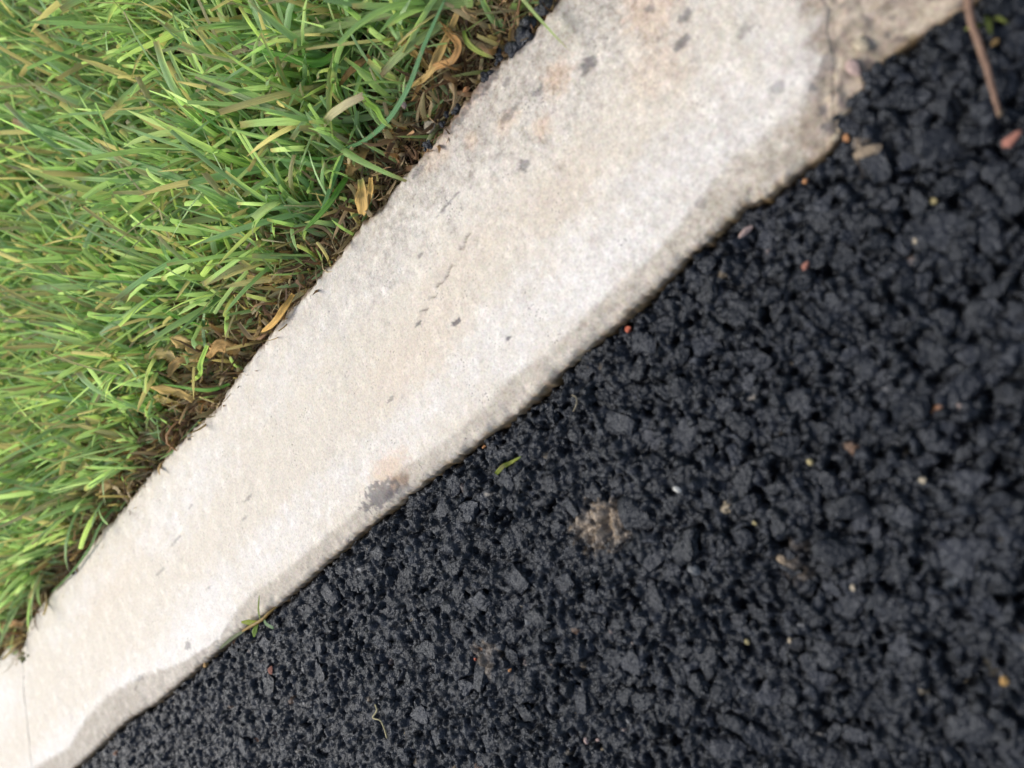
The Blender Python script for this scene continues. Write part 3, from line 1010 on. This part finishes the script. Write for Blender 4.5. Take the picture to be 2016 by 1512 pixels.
GR, PALE, LIME, BLUE = (.13, .27, .055), (.25, .37, .17), (.24, .38, .06), (.14, .26, .13)
STRAW, BROWN, TAN = (.46, .36, .21), (.24, .125, .06), (.42, .27, .12)
gb = 'single grass blades standing out of the lawn'
def gblade(P, w, col, label, **k):
    col = tuple(min(.7, 1.45 * c + .02) for c in col)
    return ribbon('grass_shoot', P, w, col, M_LEAF, label, 'grass shoot', gb, **k)
gblade([(124.8, 130.6, 0), (136.9, 136.1, 8), (148.8, 141.7, 16), (164.7, 152.2, 22), (182.5, 165.7, 27)], 2.4, (.21, .36, .12),
       'longest pale green grass blade with square cut tip, slanting across the lawn', cut=True)
gblade([(126.6, 52.7, 2), (134.1, 61.8, 6), (142.9, 74.2, 9), (153.5, 89.5, 12), (171.3, 112.7, 13)], 2.6, (.20, .29, .09),
       'broad olive grass blade with a frayed grey dead tip near the top edge', tipcol=(.38, .31, .22), cut=True, facing=(-.5, -.1, 1))
gblade([(128.3, 101.4, 4), (123.1, 93.3, 6), (118.8, 82.9, 9), (117.4, 72.1, 12), (119.2, 62.7, 14), (119.8, 50.8, 17)], 1.3, (.10, .24, .10),
       'narrow bluish green blade bending over the brown roots beside the kerb')
gblade([(128.3, 101.4, 4), (125.0, 106.5, 5), (121.3, 110.0, 7), (117.5, 117.1, 8)], 1.3, (.12, .26, .09),
       'short narrow blade below the elbow of the bluish blade by the roots')
gblade([(144.7, 86.9, 2), (137.5, 88.3, 4), (130.1, 87.5, 6), (124.3, 84.9, 8), (120.3, 84.4, 9), (116.9, 83.8, 8)], 1.7, (.27, .42, .09),
       'bright lime curled blade hanging over the brown roots', tipcol=(.42, .45, .16), basecol=(.16, .34, .05))
gblade([(122.9, 57.7, 3), (119.2, 58.0, 4), (116.2, 57.5, 3), (112.7, 55.8, 1)], 1.3, (.40, .45, .12),
       'yellow green shoot arching onto the kerb edge near the tar lumps', basecol=(.25, .38, .05), tipcol=(.30, .25, .16))
gblade([(129.2, 105.8, 3), (135.5, 112.9, 6), (148.2, 123.6, 10), (157.8, 127.2, 15), (171.5, 130.1, 20)], 1.1, (.12, .30, .05),
       'slim glossy dark green blade curving up from the kerb towards the top left')
gblade([(127.3, 86.7, 0), (131.8, 95.0, 5), (139.4, 103.6, 10), (151.8, 111.8, 15), (171.0, 122.5, 19)], 1.9, (.20, .28, .12),
       'grey green blade with a torn tip lying above the slim glossy one', cut=True, tipcol=(.36, .33, .2))
gblade([(128.8, 61.3, 3), (128.4, 66.1, 6), (128.6, 71.5, 8), (129.8, 79.4, 8)], 2.4, (.28, .35, .15),
       'short broad pale olive blade with a ragged tip over the brown roots', cut=True, tipcol=(.36, .28, .16))
gblade([(190.0, 170.0, 8), (197.7, 179.4, 14), (208.3, 185.8, 18), (218.8, 193.1, 22), (230.3, 201.7, 25)], 3.0, (.17, .33, .08),
       'wide blurred green blade with an orange brown tip at the left edge', cut=True, tipcol=(.4, .25, .12))
gblade([(125.6, 175.6, 0), (131.2, 181.9, 5), (141.6, 188.2, 10), (154.7, 192.7, 15), (168.7, 195.5, 20)], 1.2, (.17, .38, .045),
       'thin bright green blade arching over the lawn above the curled brown leaves')
gblade([(117.5, 273.6, -2), (113.6, 284.3, 2.2), (110.9, 299.4, 1.8), (110.3, 321.5, 1.6), (112.9, 345.9, .2)], 1.1, (.12, .25, .06),
       'long green blade lying along the far edge of the kerb at lower left')
gblade([(126.0, 106.0, 0), (122, 108.0, 4), (118, 113.0, 8), (116.5, 121.0, 11)], 1.8, (.16, .32, .06),
       'green blade rising beside the tan sheath at the kerb edge')
gblade([(152.2, 78.9, 2), (146.8, 91.0, 8), (153.5, 97.6, 14), (162.3, 103.5, 18)], 2.2, (.15, .33, .05),
       'broad bent green blade near the top edge, left of the dead twisted one')
gblade([(145.3, 122.5, 2), (156.1, 118.6, 14), (169.2, 122.1, 22)], 1.4, (.14, .26, .06),
       'upright mid green blade crossing the torn grey green one')
gblade([(101.3 + 12, 188.7, -2), (114.7, 193.7, 3), (125.4, 206.0, 8)], 1.2, (.20, .40, .07),
       'small bright blade poking out of the curled brown leaves')

dl = 'dead leaves and stalks beside the kerb'
def dead(P, w, col, label, **k):
    k.setdefault('crinkle', 0.45)
    w *= 1.4
    col = (min(.8, 1.45 * col[0] + .05), min(.8, 1.6 * col[1] + .05), min(.8, 1.2 * col[2] + .02))
    P = [(p[0], p[1], p[2] + (3.0 if 172 < P[0][1] < 220 else 1.2)) for p in P]
    return ribbon('dead_leaf', P, w, col, M_DEAD, label, 'dead leaf', dl, fold=k.pop('fold', .6), **k)
dead([(138.8, 80.7, 4), (138.1, 83.7, 6), (138.1, 87.3, 7), (139.0, 91.6, 6)], 1.4, (.17, .08, .035), 'dark red brown twisted leaf tip among green blades near the top', crinkle=.15)
dead([(131.2, 62.2, 1), (124.5, 60.3, 3), (119.4, 59.7, 4), (118.3, 63.1, 4), (121.9, 68.2, 3), (123.7, 74.0, 1), (123.5, 79.4, 0)], 1.3, (.26, .12, .055),
     'looped reddish brown stalk lying over the roots', crinkle=.12, n=30)
dead([(128, 57, 1), (124, 64, 2.5), (122, 70, 3), (126, 78, 1)], 1.6, (.33, .2, .1), 'tan broken stalk crossing the looped brown stalk', crinkle=.2)
dead([(119.4, 102.4, 2), (115.6, 102.5, 3.5), (113.2, 104.2, 3.6), (112.0, 108.0, 1.6)], 2.6, (.36, .21, .09), 'bulbous tan sheath resting on the kerb edge', crinkle=.1,
     prof=[(0, .45), (.4, .8), (.75, 1.1), (1, .5)], basecol=(.40, .42, .14))
dead([(117.0, 99.4, 2), (113.4, 101.0, 3), (112.0, 105.5, 1.8)], 1.2, (.44, .25, .1), 'orange strip of dry leaf beside the bulbous sheath', crinkle=.1)
dead([(114.8, 144.3, -1), (112.1, 147.6, 1.5), (111.3, 153.7, 2), (113.0, 160.3, 1.5)], 1.5, (.45, .25, .09), 'orange brown curved stalk on the kerb edge at mid left', crinkle=.1)
dead([(113.0, 378.3, 0), (115.8, 381.8, 2), (117.5, 391.5, 2), (116.0, 401.3, 0)], 2.6, (.33, .16, .09), 'reddish brown curled leaf by the far kerb joint', crinkle=.15)
dead([(122.1, 73.9, -2), (126.9, 71.1, 0), (135.3, 72.9, 1), (139.0, 74.3, 2)], 1.2, (.30, .17, .08), 'thin brown root reaching left from the kerb')
dead([(130.3, 180.7, -1), (127.4, 187.6, 2), (129, 188.1, 5), (134.0, 192.1, 6)], 3.4, (.42, .27, .14), 'pale brown crumpled leaf at the heart of the dead clump')
dead([(115.6, 174.9, -2), (119.0, 175.7, 2), (120.3, 182.9, 3.5)], 3.2, (.34, .18, .08), 'rust brown folded leaf nearest the kerb in the dead clump')
dead([(127.3, 198.7, 2), (132.6, 199.2, 5), (137.3, 208.7, 6)], 2.8, (.44, .31, .18), 'light tan curled leaf at the left of the dead clump')
dead([(116.3, 201.5, 0), (120.8, 203.5, 4), (128.5, 212.0, 6)], 2.4, (.40, .25, .11), 'ochre leaf strip at the lower end of the dead clump')
dead([(122.7, 180.3, 3), (120.0, 186.4, 3.5), (118.4, 190.1, 2.5), (120.7, 197.9, 1)], 1.3, (.28, .40, .09), 'green and amber stalk through the dead clump', tipcol=(.5, .3, .06), crinkle=.1)
dead([(124, 190, 1), (127, 195, 4), (125, 201, 6)], 2.6, (.30, .17, .08), 'small dark brown curl in the middle of the dead clump')
dead([(121, 212, -1), (126, 216, 3), (124, 224, 4)], 2.0, (.42, .30, .14), 'tan forked strip just below the dead clump')
dead([(118, 262, -2), (122, 268, 2), (121, 277, 2)], 3.0, (.30, .19, .11), 'brown leaf scrap between the lawn and the far part of the kerb')
dead([(128, 96, -1), (124, 99, 2), (123, 106, 2)], 3.2, (.20, .11, .055), 'dark brown flat leaf behind the elbow of the bluish blade')
dead([(138.5, 81, 0), (135.6, 84.2, 2), (133, 85, 1.5)], 2.2, (.62, .46, .05), 'small bright yellow leaf among the brown roots', crinkle=.2)
dead([(120, 143, -2), (124, 150, 3), (128, 153, 5)], 1.8, (.40, .26, .12), 'tan split blade left of the orange curved stalk')


# ------------------------------------------------------------------ things on the asphalt
def lump(name, x, y, z, r, mat, label, cat, group=None, seed=0, sc=(1, 1, 1), sub=3, rot=0.0, rough=.03, planes=11, flat=0.0):
    q = np.random.default_rng(seed + 900)
    V, F = rock(sub, q, flat, planes, rough)
    V = V * np.array([r * sc[0], r * sc[1], r * sc[2]])
    ca, sa = math.cos(rot), math.sin(rot)
    V = np.stack([V[:, 0] * ca - V[:, 1] * sa, V[:, 0] * sa + V[:, 1] * ca, V[:, 2]], -1)
    o = mesh_obj(name, V, F, mat, col=np.tile([0.017, 0.017, 0.019], (len(V), 1)), smooth_shade=(planes > 20))
    o.location = (x * MM, y * MM, z * MM)
    tag(o, label, cat, group)
    return o


SM = {k: m_stone(k + '_stone', tuple(0.58 * q + 0.03 for q in c), min(.9, rg + .15), v + .1) for k, c, rg, v in [
    ('orange', (.55, .24, .07), .55, .3), ('red', (.62, .13, .05), .6, .2), ('amber', (.60, .34, .08), .5, .3), ('yellow', (.55, .46, .20), .6, .25),
    ('cream', (.55, .47, .33), .65, .25), ('white', (.66, .66, .62), .5, .15), ('pink', (.50, .36, .32), .7, .25), ('brick', (.38, .14, .09), .75, .3),
    ('blue_grey', (.10, .115, .13), .4, .4), ('tan', (.33, .25, .16), .75, .4)]}
sg = 'loose coloured stone chips on the asphalt'
def azl(x, y, r=0.5):
    xx, yy = np.meshgrid(x + np.linspace(-r, r, 5), y + np.linspace(-r, r, 5))
    z = float((asph_level(xx, yy) + sample(relief, xx, yy)).mean() * .4 + (asph_level(xx, yy) + sample(relief, xx, yy)).max() * .6)
    for (a, b, q, t) in stone_tops:
        d = math.hypot(a - x, b - y) / q
        if d < 1.05: z = max(z, t - 0.5 * q * max(0, d - .5) ** 2)
    return z
def on_asph(P, h):
    return [(p[0], p[1], azl(p[0], p[1], .3) + h) for p in P]
CH = [('orange', 46.2, 20.9, .72, (.7, 1.15, .6), 'oval light orange seed-like chip by the kerb near the upper right'),
      ('red', 45.6, 65.4, 1.05, (.8, 1, .8), 'bright red orange brick crumb in the gap against the kerb'),
      ('brick', 30.3, -6.3, 1.15, (.9, 1.5, .7), 'long orange brown pebble at the right edge under the end of the twig'),
      ('white', 12.5, 73.9, .85, (1, .9, .8), 'small clean white stone alone in the middle of the asphalt'),
      ('yellow', 4.1, 48.8, .8, (.7, 1.1, .8), 'oval yellow grain right of the clean white stone'),
      ('yellow', 29.7, 7.4, .62, (1, 1, .9), 'round yellow grain between the twig and the kerb'),
      ('cream', 26.1, 13.1, .55, (1, 1, .9), 'cream grain just below the round yellow one at upper right'),
      ('yellow', -18.9, 79.3, .62, (1, 1, .9), 'left one of two yellow grains side by side at lower right'),
      ('cream', -22.0, 71.6, .70, (.8, 1.1, .9), 'right one of two yellow grains side by side at lower right'),
      ('cream', -18.3, 55.0, .70, (.9, 1, .9), 'cream grain resting on a flat stone right of the yellow pair'),
      ('yellow', -0.4, 64.3, .50, (1, 1, .9), 'tiny yellow grain under the oval yellow one'),
      ('amber', -40.5, 42.3, .80, (.9, 1.1, .9), 'amber grain near the lower right corner'),
      ('pink', -23.4, 127.0, .85, (1, .8, .8), 'pink stone chip near the bottom edge'),
      ('pink', -24.2, 124.6, .65, (1, .8, .8), 'smaller pink chip touching the pink one at the bottom edge'),
      ('brick', 32.2, 226.6, 1.35, (1, 1.1, .7), 'dull red brick crumb in the far asphalt at lower left'),
      ('amber', 47.0, 260.7, 1.25, (.8, 1.2, .8), 'amber crumb against the far part of the kerb'),
      ('orange', -2.2, 137.1, .62, (1, .9, .9), 'round orange grain in the lower middle of the asphalt'),
      ('red', 4.0, 146.6, .45, (1, .9, .9), 'tiny red grain left of the round orange one'),
      ('orange', 45.6, 113.7, .62, (.6, 1.3, .6), 'slim orange splinter at the foot of the kerb'),
      ('cream', -7.7, 34.5, .62, (1, 1.2, .8), 'pale cream chip beside a flat stone at the right'),
      ('blue_grey', -2.5, 80.9, 1.5, (1, 1, .8), 'smooth round blue grey pebble below the clean white stone'),
      ('blue_grey', 5.4, 126.1, 1.25, (.9, 1, .8), 'small round greenish grey pebble in the lower middle'),
      ('tan', -8.5, 63.8, 1.2, (1.2, .9, .6), 'tan crumbly chip right of the round blue grey pebble'),
      ('brick', 33.6, 29.3, .75, (1.3, .8, .7), 'rusty brown chip set in the asphalt near the kerb at right'),
      ('orange', 47.3, 11.5, .80, (1, 1, .7), 'orange crumb where the asphalt meets the brown kerb end'),
      ('tan', 42.8, 10.2, 1.9, (1.3, .6, .5), 'tan crescent of dried mortar on the asphalt at upper right'),
      ('pink', 45.9, 34.6, 1.3, (.45, 1.6, .7), 'pinkish grey sliver of stone wedged at the kerb foot'),
      ('cream', 48.6, 12.6, .7, (.8, 1.1, .8), 'cream chip on the corner between kerb, crack and asphalt'),
      ('amber', 43.6, -12.5, .6, (1, 1, .8), 'tiny orange grain beside the moss right of the twig')]
for k, (m, x, y, r, sc, lab) in enumerate(CH):
    up = 0.35 * r * sc[2]
    if 'corner between' in lab: up = 0.9
    if m == 'tan': up = 0.0
    lump('stone_chip', x, y, azl(x, y) + up * .8, r * .86, SM[m], lab, 'stone chip', sg, seed=k, sc=sc, rot=k * 1.3 * (sc[1] < 1.15))
# stones set in the brown kerb end
lump('stone_chip', 57.7, 0.9, -0.15, 1.45, SM['cream'], 'cream pebble showing in the brown kerb end at top right', 'stone chip', 'pebbles showing in the kerb end', seed=60, sc=(1, .9, .45), planes=26)
lump('stone_chip', 55.5, 4.0, -0.15, 1.7, SM['pink'], 'pale pink pebble showing in the brown kerb end at top right', 'stone chip', 'pebbles showing in the kerb end', seed=61, sc=(1, .8, .45), planes=26)
lump('stone_chip', 122.5, 80.5, 3.6, .85, SM['pink'], 'pale round pebble sitting among the brown roots', 'stone chip', None, seed=62, sc=(1, 1, .7), planes=30)
lump('stone_chip', 115.6, 79.4, .2, 1.6, SM['cream'], 'cream crumb of concrete breaking off the lawn side of the kerb', 'stone chip', None, seed=63, sc=(.9, 1.2, .6))

# black tar lumps stuck on the lawn side edge of the kerb
def tar(x, y, z, r, n, label, seed):
    q = np.random.default_rng(seed)
    Vs, Fs, off = [], [], 0
    for k in range(n):
        V, F = rock(2, q, 0, 9, .08)
        s = r * q.uniform(.45, .8)
        P = V * s * np.array([1, 1.15, .75]) + np.array([q.normal(0, r * .45), q.normal(0, r * .75), q.normal(0, r * .15)])
        Vs.append(P); Fs.append(F + off); off += len(V)
    V = np.concatenate(Vs)
    o = mesh_obj('tar_lump', V, np.concatenate(Fs), M_ASPH, col=np.tile([.020, .021, .024], (len(V), 1)))
    o.location = (x * MM, y * MM, z * MM)
    tag(o, label, 'tar lump', 'black tar lumps on the kerb edge')
tar(113.0, 41.0, -.2, 1.6, 9, 'tar lump touching the top edge of the view', 1)
tar(112.6, 46.4, 0, 1.9, 13, 'largest crumbly tar lump, second from the top edge', 2)
tar(111.8, 50.6, 0, 1.6, 10, 'rounded tar lump just below the largest one', 3)
tar(113.2, 55.2, -.4, 1.0, 7, 'thin tar crumb where the yellow green shoot meets the kerb', 4)
tar(112.6, 60.2, -.4, 1.1, 8, 'flat grey black tar crumb above the orange seed husk', 5)
tar(113.6, 71.6, -.5, 1.1, 9, 'tar crumb halfway down the row along the kerb edge', 6)
tar(113.4, 76.6, -.5, .9, 7, 'small tar crumb second from the lower end of the row', 7)
tar(112.8, 82.6, -.6, 1.0, 7, 'round tar crumb at the lower end of the row', 8)
tar(52.3, 2.0, 0.0, 1.5, 10, 'tar lump with pale shiny faces lapping onto the brown kerb end', 9)
tar(50.3, 6.6, -.2, 1.3, 10, 'tar lump next to the pale pink pebble', 10)
tar(51.0, 10.5, -.3, .6, 5, 'tiny tar spot on the kerb corner by the crack', 11)
lump('seed_husk', 114.0, 66.0, .3, .9, SM['orange'], 'orange seed husk on the lawn edge of the kerb', 'seed husk', None, seed=70, sc=(.7, 1.3, .7), planes=28)

# clipping, fibre, twig, weed
ribbon('grass_clipping', on_asph([(37.8, 112.6), (38.3, 110.2), (38.2, 108.1), (37.7, 104.4)], .45), 1.25, (.36, .42, .07), M_LEAF,
       'short yellow green grass clipping lying on the black asphalt', 'grass clipping', prof=[(0, .7), (.35, 1), (.7, .6), (1, .25)], tipcol=(.18, .26, .08))


def tube(name, P, rad, mat, col, label=None, cat=None, group=None, parent=None, n=24, m=7, bumpy=0.0, rads=None):
    C = spline(P, n)
    V, Cc, U = [], [], []
    for k, c in enumerate(C):
        T = (C[min(k + 1, n)] - C[max(k - 1, 0)]).normalized()
        A = T.cross(Vector((.3, .2, 1))).normalized()
        B = T.cross(A)
        r = rad * (np.interp(k / n, *zip(*rads)) if rads else 1)
        for j in range(m):
            a = 2 * math.pi * j / m
            rr = r * (1 + bumpy * (mnoise.noise(Vector((k * .6, j * 1.1, 3.1)))))
            V.append((c + (A * math.cos(a) + B * math.sin(a)) * rr)[:])
            Cc.append(tuple(x * (0.75 + .5 * ((k * 7 + j * 3) % 5) / 5) for x in col))
            U.append((j / m, k / n * 4))
    F = [(k * m + j, k * m + (j + 1) % m, (k + 1) * m + (j + 1) % m, (k + 1) * m + j) for k in range(n) for j in range(m)]
    V = np.array(V)
    c0, c1 = len(V), len(V) + 1
    V = np.vstack([V, C[0][:], C[-1][:]])
    Cc += [col, col]; U += [(0, 0), (0, 4)]
    T3 = [(c0, (j + 1) % m, j, j) for j in range(m)]
    me_f = F
    if parent is not None: V = V - np.array(parent.location) / MM
    # caps as degenerate-free quads: pair neighbouring rim vertices
    for j in range(0, m - 1, 2):
        me_f.append((c0, (j + 2) % m, j + 1, j))
        e = n * m
        me_f.append((c1, e + j, e + j + 1, e + (j + 2) % m))
    o = mesh_obj(name, V, me_f, mat, parent=parent, col=np.array(Cc), uv=np.array(U), smooth_shade=True)
    if label: tag(o, label, cat, group)
    return o


tube('straw_fibre', on_asph([(7.1, 187.5), (5.5, 188.4), (4.4, 190.2), (2.9, 188.4), (1.4, 188.5), (-0.6, 189.5), (-2.1, 189.5)], .3),
     .22, M_DEAD, (.52, .47, .27), 'thin curly straw coloured fibre lying on the asphalt at the bottom', 'fibre', n=40, m=6)
tube('root_hair', on_asph([(41.5, 84.0), (40.4, 83.2), (39.6, 84.6), (38.9, 86.8)], .25), .13, M_DEAD, (.35, .31, .22),
     'short forked pale root hair on the asphalt close to the kerb', 'fibre', n=16, m=5)
tube('dry_twig', [(54.5, -15.0, 3.4), (52.0, -14.1, 3), (47.8, -12.0, 3.0), (42.4, -10.2, 2.5), (37.2, -8.2, 1.5), (34.0, -6.9, -.4)], .58, M_DEAD, (.24, .15, .105),
     'brown dry twig leaning over the asphalt at the upper right corner', 'twig', n=36, m=10, bumpy=.35, rads=[(0, 1.15), (.5, 1), (.8, .75), (1, .62)])
w = empty('weed_seedling', 46.0, 220.0, -2.5)
tag(w, 'tiny weed with buff stem and green leaves growing from the kerb joint', 'weed')
tube('stem', [(47.2, 211.3, -3.5), (46.6, 214.3, -1.2), (46.0, 217.6, -.2), (46.4, 223.2, .5), (47.0, 229.0, .2)], .5, M_LEAF, (.50, .36, .14), parent=w, rads=[(0, .5), (.4, 1), (.8, 1), (1, .5)])
ribbon('leaf', [(46.2, 219.8, -.3), (47.6, 223.0, .8), (49.2, 226.2, 1.2)], 2.0, (.33, .40, .03), M_LEAF, parent=w, prof=[(0, .3), (.5, 1), (1, .3)])
ribbon('leaf', [(46.0, 220.8, -.5), (44.4, 222.6, .4), (43.0, 223.8, .6)], 1.8, (.22, .36, .04), M_LEAF, parent=w, prof=[(0, .3), (.5, 1), (1, .3)])
ribbon('leaf', [(46.0, 217.3, -.5), (43.8, 215.4, .6), (41.4, 212.6, .8)], 1.3, (.22, .35, .18), M_LEAF, parent=w, cut=True)
ribbon('leaf', [(46.4, 218.8, -.3), (48.8, 214.8, 1.5), (51.6, 209.3, 3.0)], .6, (.34, .42, .14), M_LEAF, parent=w)
ribbon('leaf', [(46.8, 228.0, .0), (47.3, 236.0, .3), (47.4, 246.0, -.4)], 1.2, (.20, .24, .12), M_LEAF, parent=w)
m_ = empty('moss_sprig', 46.5, -13.5, -1)
tag(m_, 'blurred yellow green moss sprig right of the twig at the top', 'moss sprig')
for k, (P, wd) in enumerate([([(48.6, -14.6, -1), (46.5, -13.6, 1.2), (44.6, -12.8, 1.4)], 1.1), ([(47.6, -14.6, -1), (46.2, -14.8, 1.0), (44.4, -15.2, 1.2)], .8),
                             ([(47.0, -13.2, -1), (47.4, -12.0, .8), (48.0, -10.8, 1.0)], .8)]):
    ribbon('leaf', P, wd, (.26, .30, .07), M_LEAF, parent=m_, prof=[(0, .4), (.5, 1), (1, .3)])
j = empty('joint_weed', 101.0, 391.0, -2)
tag(j, 'dull green tuft growing in the notch at the far kerb joint', 'weed')
for k in range(13):
    a, rr = random.uniform(0, 6.28), random.uniform(.6, 1.0)
    cx, cy = 101.5 + random.uniform(-1.6, 1.2), 389.5 + random.uniform(-3, 3)
    P = [(cx, cy, -2), (cx + math.cos(a) * 1.2, cy + math.sin(a) * 2.2, .2), (cx + math.cos(a) * 2.6 * rr, cy + math.sin(a) * 5.0 * rr, .9)]
    ribbon('leaf', P, random.uniform(1.0, 1.9), (.30, .32, .15), M_LEAF, parent=j, prof=[(0, .5), (.5, 1), (1, .3)])
print('stones', len(placed), 'big', nbig, 'fine', len(fx))
